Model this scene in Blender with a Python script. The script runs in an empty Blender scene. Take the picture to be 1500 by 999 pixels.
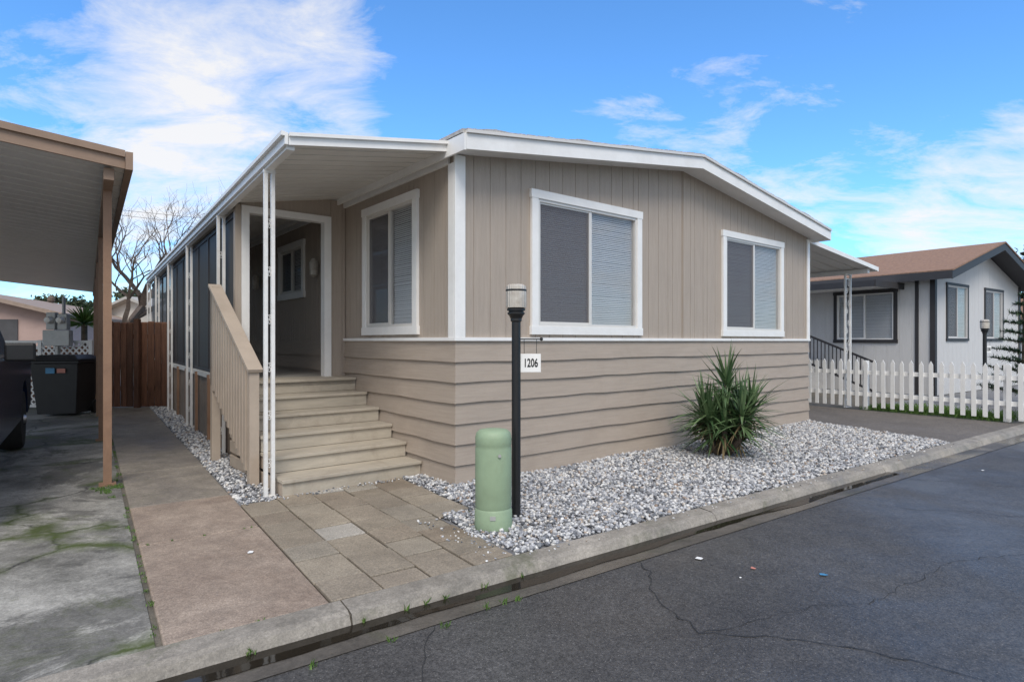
import bpy, bmesh, math, random
import numpy as np
from mathutils import Vector, Matrix, noise as mn
random.seed(7); rng=np.random.default_rng(5)
sc=bpy.context.scene
R=math.radians
HM=Matrix.Translation((-0.541,5.745,0))@Matrix.Rotation(R(39.2),4,'Z')   # house frame
SM=Matrix.Translation((-0.963,3.16,0))@Matrix.Rotation(R(35.5),4,'Z')    # street frame
I4=Matrix.Identity(4)

# ---------------------------------------------------------------- materials
def nn(nt,t,**k):
    n=nt.nodes.new(t)
    for a,b in k.items(): setattr(n,a,b)
    return n
def base(name):
    m=bpy.data.materials.new(name); m.use_nodes=True
    nt=m.node_tree; b=nt.nodes['Principled BSDF']
    return m,nt,b
def c4(c): return (c[0],c[1],c[2],1)
def noise(nt,vec,scale,detail=4,rough=.6,dist=0):
    n=nn(nt,'ShaderNodeTexNoise'); n.inputs['Scale'].default_value=scale
    n.inputs['Detail'].default_value=detail; n.inputs['Roughness'].default_value=rough
    n.inputs['Distortion'].default_value=dist
    nt.links.new(vec,n.inputs['Vector']); return n.outputs['Fac']
def ramp(nt,fac,stops):
    r=nn(nt,'ShaderNodeValToRGB'); e=r.color_ramp.elements
    while len(e)<len(stops): e.new(.5)
    for i,(p,c) in enumerate(stops):
        e[i].position=p; e[i].color=c4(c) if not isinstance(c,(int,float)) else (c,c,c,1)
    nt.links.new(fac,r.inputs['Fac']); return r.outputs['Color']
def mix(nt,fac,a,b,mode='MIX'):
    m=nn(nt,'ShaderNodeMix',data_type='RGBA',blend_type=mode)
    for s,v in ((m.inputs['Factor'],fac),(m.inputs['A'],a),(m.inputs['B'],b)):
        if isinstance(v,(int,float)): s.default_value=v
        elif isinstance(v,tuple): s.default_value=c4(v)
        else: nt.links.new(v,s)
    return m.outputs['Result']
def coords(nt,stretch=(1,1,1)):
    tc=nn(nt,'ShaderNodeTexCoord'); mp=nn(nt,'ShaderNodeMapping')
    mp.inputs['Scale'].default_value=stretch
    nt.links.new(tc.outputs['Object'],mp.inputs['Vector']); return mp.outputs['Vector']
def bump(nt,b,h,strength,dist=.01):
    bp=nn(nt,'ShaderNodeBump'); bp.inputs['Strength'].default_value=strength; bp.inputs['Distance'].default_value=dist
    nt.links.new(h,bp.inputs['Height']); nt.links.new(bp.outputs['Normal'],b.inputs['Normal'])
def pmat(name,col,rough=.6,var=.12,scale=3,bs=0,bscale=60,stretch=(1,1,1),metal=0,dirt=0,dirtcol=(.12,.1,.08),island=0,bd=.01):
    m,nt,b=base(name); v=coords(nt,stretch)
    n1=noise(nt,v,scale,4,.65)
    lo=tuple(x*(1-var) for x in col); hi=tuple(min(1,x*(1+var)) for x in col)
    c=ramp(nt,n1,[(.3,lo),(.7,hi)])
    if island:
        g=nn(nt,'ShaderNodeNewGeometry')
        k=ramp(nt,g.outputs['Random Per Island'],[(0,1-island),(1,1.0)])
        c=mix(nt,1.0,c,k,'MULTIPLY')
    if dirt:
        n2=noise(nt,coords(nt),1.7,7,.78,.4)
        f=ramp(nt,n2,[(.5,0.0),(.72,dirt)])
        c=mix(nt,f,c,dirtcol)
    nt.links.new(c,b.inputs['Base Color'])
    b.inputs['Roughness'].default_value=rough; b.inputs['Metallic'].default_value=metal
    if bs: bump(nt,b,noise(nt,v,bscale,3,.7),bs,bd)
    return m

SID=(.395,.328,.268)
M={}
M['sid_x']=pmat('siding_paint',SID,.6,.08,2.0,.4,18,(1,1,22),dirt=.3,dirtcol=(.30,.235,.18))
M['sid_y']=pmat('siding_paint_side',SID,.6,.08,2.0,.4,18,(1,1,22),dirt=.3,dirtcol=(.30,.235,.18))
M['t111']=pmat('panel_paint',(.405,.34,.282),.62,.07,2.5,.5,14,(16,16,1),dirt=.2,dirtcol=(.33,.27,.22))
M['white']=pmat('white_trim_paint',(.83,.82,.80),.45,.04,5,.08,40,dirt=.2,dirtcol=(.55,.51,.45))
M['whitepost']=pmat('white_post_paint',(.80,.79,.77),.4,.06,6,.1,30,dirt=.5,dirtcol=(.42,.33,.25))
M['alum']=pmat('window_metal',(.68,.65,.61),.4,.03,5,metal=.1)
M['awn']=pmat('awning_metal',(.74,.72,.68),.45,.05,2,.1,10,dirt=.2,dirtcol=(.48,.44,.39))
M['stair']=pmat('stair_paint',(.45,.40,.325),.6,.1,3,.3,25,(1,6,6),dirt=.6,dirtcol=(.25,.2,.15))
M['rail']=pmat('rail_paint',(.43,.355,.285),.6,.08,3,.3,20,dirt=.25,dirtcol=(.28,.2,.14))
M['shing']=pmat('roof_shingle',(.42,.41,.40),.9,.3,30,.6,60)
M['brownsh']=pmat('brown_shingle',(.27,.16,.105),.9,.25,14,.6,40)
M['black']=pmat('black_metal',(.012,.012,.013),.42,.2,5,.1,50)
M['dark']=pmat('dark_interior',(.08,.08,.085),.8)
M['skirt']=pmat('skirt_panel',(.24,.18,.135),.8,.15,3,.3,20,dirt=.5,dirtcol=(.1,.07,.05))
M['fence']=pmat('fence_wood',(.19,.085,.048),.85,.35,3,.5,15,(9,9,1),island=.5)
M['brown']=pmat('brown_paint',(.27,.16,.10),.55,.12,4,.15,30,dirt=.5,dirtcol=(.12,.06,.035))
M['brownf']=pmat('brown_fascia',(.27,.18,.125),.5,.12,4,.1,30,dirt=.3,dirtcol=(.16,.10,.07))
M['greywall']=pmat('grey_wall',(.60,.59,.58),.7,.05,3,.2,15,(12,12,1))
M['charcoal']=pmat('charcoal_trim',(.035,.033,.035),.6,.1,4)
M['greenped']=pmat('green_plastic',(.27,.36,.235),.55,.10,5,.1,60,dirt=.5,dirtcol=(.22,.24,.15))
M['bin']=pmat('bin_plastic',(.022,.023,.025),.5,.15,4)
M['blue']=pmat('truck_paint',(.012,.022,.055),.2,.1,3)
M['tire']=pmat('tyre_rubber',(.018,.018,.018),.85,.2,12,.3,60)
M['chrome']=pmat('wheel_metal',(.45,.45,.46),.3,.05,3,metal=.9)
M['galv']=pmat('galvanised',(.42,.42,.41),.5,.1,8,metal=.3)
M['pink']=pmat('pink_stucco',(.46,.33,.29),.8,.06,3)
M['offw']=pmat('offwhite_siding',(.6,.57,.52),.7,.06,3)
M['rooflt']=pmat('light_roof',(.42,.40,.37),.8,.12,6)
M['roofbr']=pmat('tan_roof',(.32,.24,.19),.8,.12,6)
M['blind']=pmat('blind_slats',(.80,.80,.80),.5,.04,3)
M['paper']=pmat('paper',(.8,.8,.79),.7,.04,20)
M['red']=pmat('red_plastic',(.5,.2,.15),.5)
M['bluep']=pmat('blue_plastic',(.06,.25,.45),.5)
M['bark']=pmat('bark',(.10,.075,.055),.9,.35,8,.6,30)
M['barkg']=pmat('bark_grey',(.13,.10,.08),.9,.3,8)
M['cable']=pmat('cable',(.03,.03,.03),.7)
M['jointsand']=pmat('joint_sand',(.055,.045,.033),.95,.3,20)
M['bandh']=pmat('porch_floor',(.34,.32,.29),.6,.1,3,.2,20)
def seethru(name,col,alpha):
    m,nt,b=base(name); b.inputs['Base Color'].default_value=c4(col); b.inputs['Roughness'].default_value=.6
    b.inputs['Alpha'].default_value=alpha; return m
M['screen']=seethru('screen_mesh',(.05,.048,.05),.82)
M['wscreen']=seethru('insect_screen',(.12,.112,.122),.62)
def glass():
    m=bpy.data.materials.new('window_glass'); m.use_nodes=True; nt=m.node_tree; nt.nodes.clear()
    o=nn(nt,'ShaderNodeOutputMaterial'); mx=nn(nt,'ShaderNodeMixShader'); t=nn(nt,'ShaderNodeBsdfTransparent'); g=nn(nt,'ShaderNodeBsdfGlossy')
    t.inputs['Color'].default_value=(.92,.93,.94,1); g.inputs['Roughness'].default_value=.03; g.inputs['Color'].default_value=(.85,.85,.85,1)
    f=nn(nt,'ShaderNodeLayerWeight'); f.inputs['Blend'].default_value=.25
    mr=nn(nt,'ShaderNodeMapRange'); mr.inputs['To Min'].default_value=.04; mr.inputs['To Max'].default_value=.6
    nt.links.new(f.outputs['Fresnel'],mr.inputs['Value']); nt.links.new(mr.outputs['Result'],mx.inputs['Fac'])
    nt.links.new(t.outputs[0],mx.inputs[1]); nt.links.new(g.outputs[0],mx.inputs[2]); nt.links.new(mx.outputs[0],o.inputs['Surface'])
    return m
M['glass']=glass()
def frosted():
    m,nt,b=base('frosted_lantern'); v=coords(nt)
    b.inputs['Roughness'].default_value=.3
    sx=nn(nt,'ShaderNodeSeparateXYZ'); nt.links.new(v,sx.inputs[0])
    n=noise(nt,v,14,4,.7); nt.links.new(ramp(nt,n,[(.3,(.45,.40,.34)),(.65,(.62,.58,.52))]),b.inputs['Base Color'])
    w=nn(nt,'ShaderNodeTexWave',bands_direction='X'); w.inputs['Scale'].default_value=20
    nt.links.new(v,w.inputs['Vector']); bump(nt,b,w.outputs['Fac'],.7,.006); return m
M['frost']=frosted()
def watermat():
    m,nt,b=base('standing_water'); b.inputs['Base Color'].default_value=(.022,.018,.013,1); b.inputs['Roughness'].default_value=.04
    b.inputs['IOR'].default_value=1.4; bump(nt,b,noise(nt,coords(nt),25,2,.5),.04,.004); return m
M['water']=watermat()
def asphalt(name,c0,c1,wet=True):
    m,nt,b=base(name); v=coords(nt)
    big=noise(nt,v,.55,7,.7,.6); fine=noise(nt,v,120,3,.85); mid=noise(nt,v,9,4,.7); sm=noise(nt,v,38,3,.8)
    c=ramp(nt,big,[(.32,c0),(.68,c1)])
    c=mix(nt,.9,c,ramp(nt,fine,[(.33,.35),(.67,1.65)]),'MULTIPLY')
    c=mix(nt,.7,c,ramp(nt,sm,[(.33,.5),(.67,1.45)]),'MULTIPLY')
    c=mix(nt,.6,c,ramp(nt,mid,[(.3,.65),(.7,1.25)]),'MULTIPLY')
    sp=nn(nt,'ShaderNodeTexVoronoi'); sp.inputs['Scale'].default_value=48; nt.links.new(v,sp.inputs['Vector'])
    c=mix(nt,ramp(nt,sp.outputs['Distance'],[(.07,.7),(.17,0.0)]),c,(.30,.285,.265))
    nt.links.new(c,b.inputs['Base Color'])
    nt.links.new(ramp(nt,noise(nt,v,.8,5,.6,.4),[(.38,.30 if wet else .7),(.62,.6 if wet else .9)]),b.inputs['Roughness'])
    bump(nt,b,sm,.7,.006); return m
M['asph']=asphalt('asphalt',(.050,.047,.045),(.088,.084,.080))
M['asph2']=asphalt('driveway_asphalt',(.10,.088,.078),(.16,.14,.122),False)
def concrete(name,c0,c1,cracks=0,moss=0,wet=0,fine_amt=.5,lo=.33,hi=.66,patch=0):
    m,nt,b=base(name); v=coords(nt)
    big=noise(nt,v,.9,8,.74,.5); fine=noise(nt,v,110,3,.85); mid=noise(nt,v,5,6,.75); sm=noise(nt,v,42,3,.8)
    c=ramp(nt,big,[(lo,c0),(hi,c1)])
    if patch:
        pn=noise(nt,v,.42,8,.74,.8)
        c=mix(nt,ramp(nt,pn,[(.50,0.0),(.54,patch)]),c,(.055,.053,.048))
    c=mix(nt,fine_amt,c,ramp(nt,fine,[(.33,.5),(.67,1.4)]),'MULTIPLY')
    c=mix(nt,.5,c,ramp(nt,sm,[(.33,.6),(.67,1.3)]),'MULTIPLY')
    c=mix(nt,.65,c,ramp(nt,mid,[(.3,.6),(.7,1.3)]),'MULTIPLY')
    if cracks:
        dn=nn(nt,'ShaderNodeTexNoise'); dn.inputs['Scale'].default_value=2.2; dn.inputs['Detail'].default_value=6; nt.links.new(v,dn.inputs['Vector'])
        vm=nn(nt,'ShaderNodeVectorMath',operation='MULTIPLY_ADD'); vm.inputs[1].default_value=(.5,.5,.5)
        nt.links.new(dn.outputs['Color'],vm.inputs[0]); nt.links.new(v,vm.inputs[2])
        vo=nn(nt,'ShaderNodeTexVoronoi',feature='DISTANCE_TO_EDGE'); vo.inputs['Scale'].default_value=cracks; nt.links.new(vm.outputs[0],vo.inputs['Vector'])
        c=mix(nt,ramp(nt,vo.outputs['Distance'],[(.0,.9),(.012,0.0)]),c,(.03,.03,.025))
        if moss:
            k2=ramp(nt,vo.outputs['Distance'],[(.0,1.0),(.10,0.0)])
            k3=mix(nt,1.0,k2,ramp(nt,noise(nt,v,1.4,6,.7),[(.46,0.0),(.58,1.0)]),'MULTIPLY')
            c=mix(nt,k3,c,(.065,.088,.018))
    if moss:
        k=ramp(nt,noise(nt,v,1.3,9,.78,.5),[(.55,0.0),(.66,moss)])
        c=mix(nt,k,c,(.065,.078,.024))
    nt.links.new(c,b.inputs['Base Color'])
    if wet: nt.links.new(ramp(nt,noise(nt,v,1.2,4,.5),[(.42,.10),(.58,.5)]),b.inputs['Roughness'])
    else: nt.links.new(ramp(nt,big,[(.3,.42),(.6,.8)]),b.inputs['Roughness'])
    bump(nt,b,sm,.35,.005); return m
M['drive']=concrete('mossy_concrete',(.14,.135,.12),(.40,.385,.35),.65,.85,lo=.38,hi=.6,patch=.6)
M['path']=concrete('path_concrete',(.26,.195,.15),(.38,.305,.245),0,.0,fine_amt=.8)
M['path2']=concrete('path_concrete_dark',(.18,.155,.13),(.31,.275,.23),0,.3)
M['curb']=concrete('curb_concrete',(.20,.18,.15),(.36,.325,.28),0,.5)
M['gutter']=concrete('gutter_concrete',(.055,.049,.042),(.15,.132,.11),0,.3,wet=1)
M['ground']=concrete('ground_soil',(.10,.09,.07),(.18,.16,.13),0,.5)
M['gravbase']=concrete('gravel_ground',(.12,.12,.125),(.25,.25,.26))
def paver():
    m,nt,b=base('paver_concrete'); v=coords(nt); g=nn(nt,'ShaderNodeNewGeometry')
    c=ramp(nt,g.outputs['Random Per Island'],[(0,(.23,.185,.14)),(.25,(.31,.26,.20)),(.5,(.255,.215,.165)),(.7,(.33,.28,.215)),(.88,(.29,.255,.205)),(.95,(.38,.345,.295)),(1,(.43,.40,.355))])
    c=mix(nt,.8,c,ramp(nt,noise(nt,v,90,3,.85),[(.33,.5),(.67,1.4)]),'MULTIPLY')
    c=mix(nt,.8,c,ramp(nt,noise(nt,v,2.4,8,.75),[(.3,.62),(.7,1.25)]),'MULTIPLY')
    c=mix(nt,ramp(nt,noise(nt,v,1.1,8,.75,.3),[(.55,0.0),(.7,.45)]),c,(.10,.085,.06))
    nt.links.new(c,b.inputs['Base Color']); b.inputs['Roughness'].default_value=.75; bump(nt,b,noise(nt,v,60,3,.8),.5,.005); return m
M['paver']=paver()
def stone():
    m,nt,b=base('gravel_stone'); v=coords(nt); g=nn(nt,'ShaderNodeNewGeometry')
    c=ramp(nt,g.outputs['Random Per Island'],[(0,(.10,.105,.12)),(.18,(.24,.25,.27)),(.45,(.41,.415,.44)),(.68,(.60,.60,.60)),(.88,(.74,.73,.71)),(.96,(.48,.41,.34)),(1,(.28,.2,.15))])
    c=mix(nt,.8,c,ramp(nt,noise(nt,v,60,3,.7),[(.3,.5),(.7,1.3)]),'MULTIPLY')
    nt.links.new(c,b.inputs['Base Color']); b.inputs['Roughness'].default_value=.7; return m
M['stone']=stone()
def leaf(name,c0,c1,rough=.5):
    m,nt,b=base(name); g=nn(nt,'ShaderNodeNewGeometry')
    c=ramp(nt,g.outputs['Random Per Island'],[(0,c0),(1,c1)])
    nt.links.new(c,b.inputs['Base Color']); b.inputs['Roughness'].default_value=rough
    return m
M['yucca']=leaf('yucca_leaf',(.035,.085,.03),(.15,.22,.10),.4)
M['yuccad']=leaf('yucca_dead_leaf',(.12,.085,.04),(.25,.19,.1),.8)
M['leaf']=leaf('tree_leaves',(.02,.035,.015),(.07,.09,.04),.7)
M['pine']=leaf('pine_needles',(.015,.045,.02),(.06,.11,.05),.7)
M['grass']=leaf('grass_blades',(.05,.12,.015),(.14,.24,.05),.6)

# ---------------------------------------------------------------- builders
def link(o,parent=None,mat=None):
    sc.collection.objects.link(o)
    if parent: o.parent=parent
    if mat is not None: o.matrix_local=mat
    return o
def empty(name,mat=I4):
    e=bpy.data.objects.new(name,None); e.empty_display_size=.2; sc.collection.objects.link(e); e.matrix_world=mat; return e
class MB:
    def __init__(s): s.v=[];s.f=[];s.m=[]
    def poly(s,pts,m=0):
        i=len(s.v); s.v+= [tuple(p) for p in pts]; s.f.append(tuple(range(i,i+len(pts)))); s.m.append(m)
    def hexa(s,p,m=0):
        i=len(s.v); s.v+=[tuple(q) for q in p]
        for f in ((0,3,2,1),(4,5,6,7),(0,1,5,4),(1,2,6,5),(2,3,7,6),(3,0,4,7)):
            s.f.append(tuple(i+k for k in f)); s.m.append(m)
    def box(s,x0,x1,y0,y1,z0,z1,m=0):
        s.hexa([(x0,y0,z0),(x1,y0,z0),(x1,y1,z0),(x0,y1,z0),(x0,y0,z1),(x1,y0,z1),(x1,y1,z1),(x0,y1,z1)],m)
    def sbox(s,x0,x1,y0,y1,z0a,z0b,za,zb,m=0):
        s.hexa([(x0,y0,z0a),(x1,y0,z0b),(x1,y1,z0b),(x0,y1,z0a),(x0,y0,za),(x1,y0,zb),(x1,y1,zb),(x0,y1,za)],m)
    def beam(s,a,b,w,h,m=0):
        a=Vector(a);b=Vector(b);d=(b-a).normalized(); up=Vector((0,0,1))
        if abs(d.z)>.95: up=Vector((1,0,0))
        x=d.cross(up).normalized()*w/2; y=x.cross(d).normalized()*h/2
        s.hexa([a-x-y,a+x-y,a+x+y,a-x+y,b-x-y,b+x-y,b+x+y,b-x+y],m)
    def lathe(s,prof,c=(0,0,0),n=24,m=0,sy=1,axis='Z'):
        i=len(s.v)
        for r,z in prof:
            for k in range(n):
                a=2*math.pi*k/n; x,y=r*math.cos(a),r*math.sin(a)*sy
                p=(x,y,z) if axis=='Z' else ((z,x,y) if axis=='X' else (x,z,y))
                s.v.append((c[0]+p[0],c[1]+p[1],c[2]+p[2]))
        for j in range(len(prof)-1):
            for k in range(n):
                s.f.append((i+j*n+k,i+j*n+(k+1)%n,i+(j+1)*n+(k+1)%n,i+(j+1)*n+k)); s.m.append(m)
        s.f.append(tuple(i+k for k in range(n))[::-1]); s.m.append(m)
        s.f.append(tuple(i+(len(prof)-1)*n+k for k in range(n))); s.m.append(m)
    def tube(s,pts,rad,n=6,m=0):
        pts=[Vector(p) for p in pts]; i=len(s.v)
        for k,p in enumerate(pts):
            d=(pts[min(k+1,len(pts)-1)]-pts[max(k-1,0)]).normalized()
            up=Vector((0,0,1)) if abs(d.z)<.9 else Vector((1,0,0))
            x=d.cross(up).normalized(); y=d.cross(x)
            r=rad[k] if isinstance(rad,(list,tuple)) else rad
            for j in range(n):
                a=2*math.pi*j/n; s.v.append(tuple(p+x*r*math.cos(a)+y*r*math.sin(a)))
        for k in range(len(pts)-1):
            for j in range(n):
                s.f.append((i+k*n+j,i+k*n+(j+1)%n,i+(k+1)*n+(j+1)%n,i+(k+1)*n+j)); s.m.append(m)
    def build(s,name,mats,parent=None,mat=None,smooth=False,bevel=0,recalc=True):
        me=bpy.data.meshes.new(name); me.from_pydata(s.v,[],s.f)
        if not isinstance(mats,(list,tuple)): mats=[mats]
        for x in mats: me.materials.append(M[x])
        me.polygons.foreach_set('material_index',s.m)
        if recalc:
            bm=bmesh.new(); bm.from_mesh(me); bmesh.ops.recalc_face_normals(bm,faces=bm.faces); bm.to_mesh(me); bm.free()
        if smooth:
            me.polygons.foreach_set('use_smooth',[True]*len(me.polygons))
            try: me.set_sharp_from_angle(angle=R(40))
            except Exception: pass
        o=bpy.data.objects.new(name,me); link(o,parent,mat)
        if bevel:
            bv=o.modifiers.new('bevel','BEVEL'); bv.width=bevel; bv.segments=2; bv.limit_method='ANGLE'
        return o
def text(body,size,parent,mat4,mat,name='number'):
    cu=bpy.data.curves.new(name,'FONT'); cu.body=body; cu.size=size; cu.align_x='CENTER'; cu.align_y='CENTER'; cu.extrude=.001; cu.offset=size*.02
    cu.materials.append(M[mat]); o=bpy.data.objects.new(name,cu); link(o,parent,mat4); return o

# ---------------------------------------------------------------- walls
def panel_wall(name,parent,mat4,L,z0,ztop,openings,matk='t111',extra=[],pitch=.2032,proud=.009):
    g=[0]; x=0
    while x<L: x+=pitch*(1 if random.random()<.75 else .5); g.append(min(x,L))
    gs=set(round(a,4) for a in g)
    cuts=set(gs)
    for o in openings: cuts|={round(o[0],4),round(o[1],4)}
    for e in extra: cuts.add(round(e,4))
    cuts=sorted(cuts); mb=MB()
    for a,b in zip(cuts[:-1],cuts[1:]):
        if b-a<.002: continue
        mid=(a+b)/2; spans=[(z0,None)]
        for o in openings:
            if o[0]<mid<o[1]: spans=[(z0,o[2]),(o[3],None)]
        ga=.0032 if a in gs else 0; gb=.0032 if b in gs else 0
        for lo,hi in spans:
            za=ztop(a) if hi is None else hi; zb=ztop(b) if hi is None else hi
            mb.sbox(a,b,-.003,.03,lo,lo,za,zb)
            if b-a>ga+gb+.004: mb.sbox(a+ga,b-gb,-proud,-.003,lo,lo,za,zb)
    return mb.build(name,matk,parent,mat4)
def window(name,parent,loc,rot,w,z0,z1,trimc='white',tw=.09,screen_left=True,blinds=True,frame='alum'):
    mt=Matrix.Translation(loc)@Matrix.Rotation(R(rot),4,'Z')
    mb=MB(); yo=-.042
    mb.box(0,tw,yo,-.002,z0+tw,z1-tw,0); mb.box(w-tw,w,yo,-.002,z0+tw,z1-tw,0)
    mb.box(-.012,w+.012,yo-.004,-.002,z1-tw,z1,0); mb.box(-.012,w+.012,yo-.004,-.002,z0,z0+tw,0)
    a,b,c,d=tw,w-tw,z0+tw,z1-tw; t=.03
    mb.box(a,a+t,-.03,.05,c,d,1); mb.box(b-t,b,-.03,.05,c,d,1)
    mb.box(a+t,b-t,-.03,.05,c,c+t,1); mb.box(a+t,b-t,-.03,.05,d-t,d,1)
    mid=(a+b)/2
    mb.box(mid-.022,mid+.022,-.018,.03,c+t,d-t,1)
    mb.box(a+t,mid-.022,-.014,.02,c+t,c+t+.02,1);mb.box(a+t,mid-.022,-.014,.02,d-t-.02,d-t,1);mb.box(a+t,a+t+.02,-.014,.02,c+t+.02,d-t-.02,1)
    mb.poly([(a,.16,c),(b,.16,c),(b,.16,d),(a,.16,d)],2)
    for q in ([(a,.05,c),(b,.05,c),(b,.16,c),(a,.16,c)],[(a,.05,d),(b,.05,d),(b,.16,d),(a,.16,d)],[(a,.05,c),(a,.05,d),(a,.16,d),(a,.16,c)],[(b,.05,c),(b,.05,d),(b,.16,d),(b,.16,c)]): mb.poly(q,2)
    root=mb.build(name,[trimc,frame,'dark'],parent,mt)
    gl=MB(); gl.poly([(mid,.0,c+t),(b-t,.0,c+t),(b-t,.0,d-t),(mid,.0,d-t)]); gl.poly([(a+t,.006,c+t),(mid,.006,c+t),(mid,.006,d-t),(a+t,.006,d-t)])
    gl.build('glass_panes','glass',root)
    if screen_left:
        s=MB(); s.poly([(a+t,-.01,c+t),(mid-.02,-.01,c+t),(mid-.02,-.01,d-t),(a+t,-.01,d-t)]); s.build('insect_screen','wscreen',root)
    if blinds:
        s=MB()
        for (u0,u1) in ((a+.02,mid-.006),(mid+.006,b-.02)):
            z=c+.03
            while z<d-.03:
                j=random.uniform(-.0015,.0015)
                s.hexa([(u0,.032,z+j),(u1,.032,z+j),(u1,.044,z+.0185+j),(u0,.044,z+.0185+j),(u0,.032,z+.002+j),(u1,.032,z+.002+j),(u1,.044,z+.0205+j),(u0,.044,z+.0205+j)]); z+=.0215
        s.build('blinds','blind',root)
    return root
W=7.38; T=14.0
house=empty('mobile_home',HM)
BZ=1.40
zr=lambda x:3.19+.136*min(max(x,0),max(W-x,0))
winF=[(.943,2.778,1.47,3.02),(4.635,6.45,1.47,3.02)]
ops=[(a+.07,b-.07,c+.07,d-.07) for a,b,c,d in winF]
panel_wall('front_wall',house,I4,W,BZ-.02,lambda x:zr(x)+.02,ops,extra=[W/2])
for a,b,c,d in winF: window('window',house,(a,0,0),0,b-a,c,d)
SW=Matrix.Translation((0,T,0))@Matrix.Rotation(R(-90),4,'Z')
sideops=[(.685,1.995,1.47,3.0),(4.0,5.15,2.05,2.92)]
panel_wall('side_wall',house,SW,T,BZ-.02,lambda x:3.2,[(T-b+.07,T-a-.07,c+.07,d-.07) for a,b,c,d in sideops])
window('side_window',house,(0,1.995,0),-90,1.31,1.47,3.0)
window('porch_window',house,(0,5.15,0),-90,1.15,2.05,2.92)
mb=MB(); mb.box(W-.03,W-.001,.03,T,0,3.2); mb.box(0,W,T,T+.05,0,3.2); mb.build('rear_walls','t111',house)
def lap(name,matk,side):
    mb=MB(); rows=7; H=BZ-.005; L=W if side==0 else T
    hh=H/rows
    for i in range(rows):
        n=int(L/.35); jit=[random.uniform(-.006,.006) for _ in range(n+1)]; oj=[random.uniform(-.003,.006) for _ in range(n+1)]
        jit[0]=0;oj[0]=0
        for k in range(n):
            u0=L*k/n;u1=L*(k+1)/n
            pts=[]
            for u,kk in ((u0,k),(u1,k+1)):
                z0=i*hh+jit[kk] ; o0=.038+oj[kk]; z1=(i+1)*hh+.012; o1=.014
                b0=-o0 if kk==0 else u; b1=-o1 if kk==0 else u
                if side==0: pts.append([(b0,-o0,z0),(b1,-o1,z1),(b1,-.008,z0)])
                else: pts.append([(-o0,b0,z0),(-o1,b1,z1),(-.008,b1,z0)])
            (A,B,Cc),(D,E,F)=pts
            mb.poly([A,D,E,B]); mb.poly([A,Cc,F,D])
    return mb.build(name,matk,house,recalc=False)
lap('lap_siding','sid_x',0); lap('side_lap_siding','sid_y',1)
# trims
mb=MB()
mb.box(-.045,W+.02,-.045,-.008,BZ,BZ+.035); mb.box(-.045,-.008,-.008,2.56,BZ,BZ+.034)
mb.box(-.038,.085,-.038,-.012,BZ+.035,3.19); mb.box(-.038,-.012,-.012,.085,BZ+.034,3.12)
mb.box(W-.07,W+.02,-.036,-.012,BZ+.035,3.17); mb.box(W,W+.02,-.012,.08,0.02,3.17)
mb.box(-.04,-.01,.085,T,3.12,3.19)
mb.build('white_trim','white',house,bevel=.003)
mb=MB(); mb.box(W/2-.012,W/2+.012,-.02,-.012,BZ+.036,3.68); mb.build('centre_seam','t111',house)
# roof
mb=MB(); OV=-.32; e0=-.10; e1=W+.16; mid=W/2
def rz(x): return 3.19+.136*(x if x<=mid else W-x)
for (x0,x1) in ((e0,mid),(mid,e1)):
    mb.sbox(x0,x1,OV+.03,T+.3,rz(x0)+.01,rz(x1)+.01,rz(x0)+.13,rz(x1)+.13,0)
    mb.sbox(x0,x1,OV,OV+.028,rz(x0)-.02,rz(x1)-.02,rz(x0)+.125,rz(x1)+.125,0)
    mb.sbox(x0,x1,OV-.025,OV+.02,rz(x0)+.127,rz(x1)+.127,rz(x0)+.155,rz(x1)+.155,2)
    mb.sbox(x0-(.03 if x0<0 else 0),x1+(.03 if x1>mid+.1 else 0),OV+.022,T+.32,rz(x0)+.132,rz(x1)+.132,rz(x0)+.168,rz(x1)+.168,1)
    n=110
    for k in range(n):
        a=x0+(x1-x0)*k/n;b=x0+(x1-x0)*(k+1)/n; h=.162+max(0,mn.noise(Vector((a*2.5,0,0))))*.03+random.uniform(0,.006)
        mb.sbox(a,b-.001,OV-.018,OV+.02,rz(a)+.156,rz(b)+.156,rz(a)+h,rz(b)+h,1)
mb.box(e0-.025,e0-.002,OV,T+.3,rz(e0)-.03,rz(e0)+.125,0); mb.box(e1+.002,e1+.025,OV,T+.3,rz(e1)-.03,rz(e1)+.125,0)
mb.build('roof',['white','shing','alum'],house)
# ---- awning (porch roof)
ro=lambda t:-1.53+.0646*(t-.72)
ZI,ZO=3.235,2.985; AT=13.6
mb=MB(); t=0.0
def pt(tt,inn,dz=0): return (-.045 if inn else ro(tt), tt, (ZI if inn else ZO)+dz)
while t<AT:
    t1=t+.15; t2=t+.185
    mb.poly([pt(t,1),pt(t,0),pt(t1,0),pt(t1,1)],0)
    mb.poly([pt(t1,1),pt(t1,0),pt(t1+.006,0,.028),pt(t1+.006,1,.028)],0)
    mb.poly([pt(t1+.006,1,.028),pt(t1+.006,0,.028),pt(t2-.006,0,.028),pt(t2-.006,1,.028)],0)
    mb.poly([pt(t2-.006,1,.028),pt(t2-.006,0,.028),pt(t2,0),pt(t2,1)],0)
    t=t2
mb.poly([pt(0,1,.05),pt(0,0,.05),pt(AT,0,.05),pt(AT,1,.05)],0)
def fas(t0,t1,dz0,dz1,m): 
    a=ro(0)-.03
    mb.hexa([(a,t0,ZO+dz0),(-.102,t0,ZI+dz0),(-.102,t1,ZI+dz0),(a,t1,ZO+dz0),(a,t0,ZO+dz1),(-.102,t0,ZI+dz1),(-.102,t1,ZI+dz1),(a,t1,ZO+dz1)],m)
fas(-.025,-.003,-.03,.06,1); fas(-.05,-.026,.035,.065,1)
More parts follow.
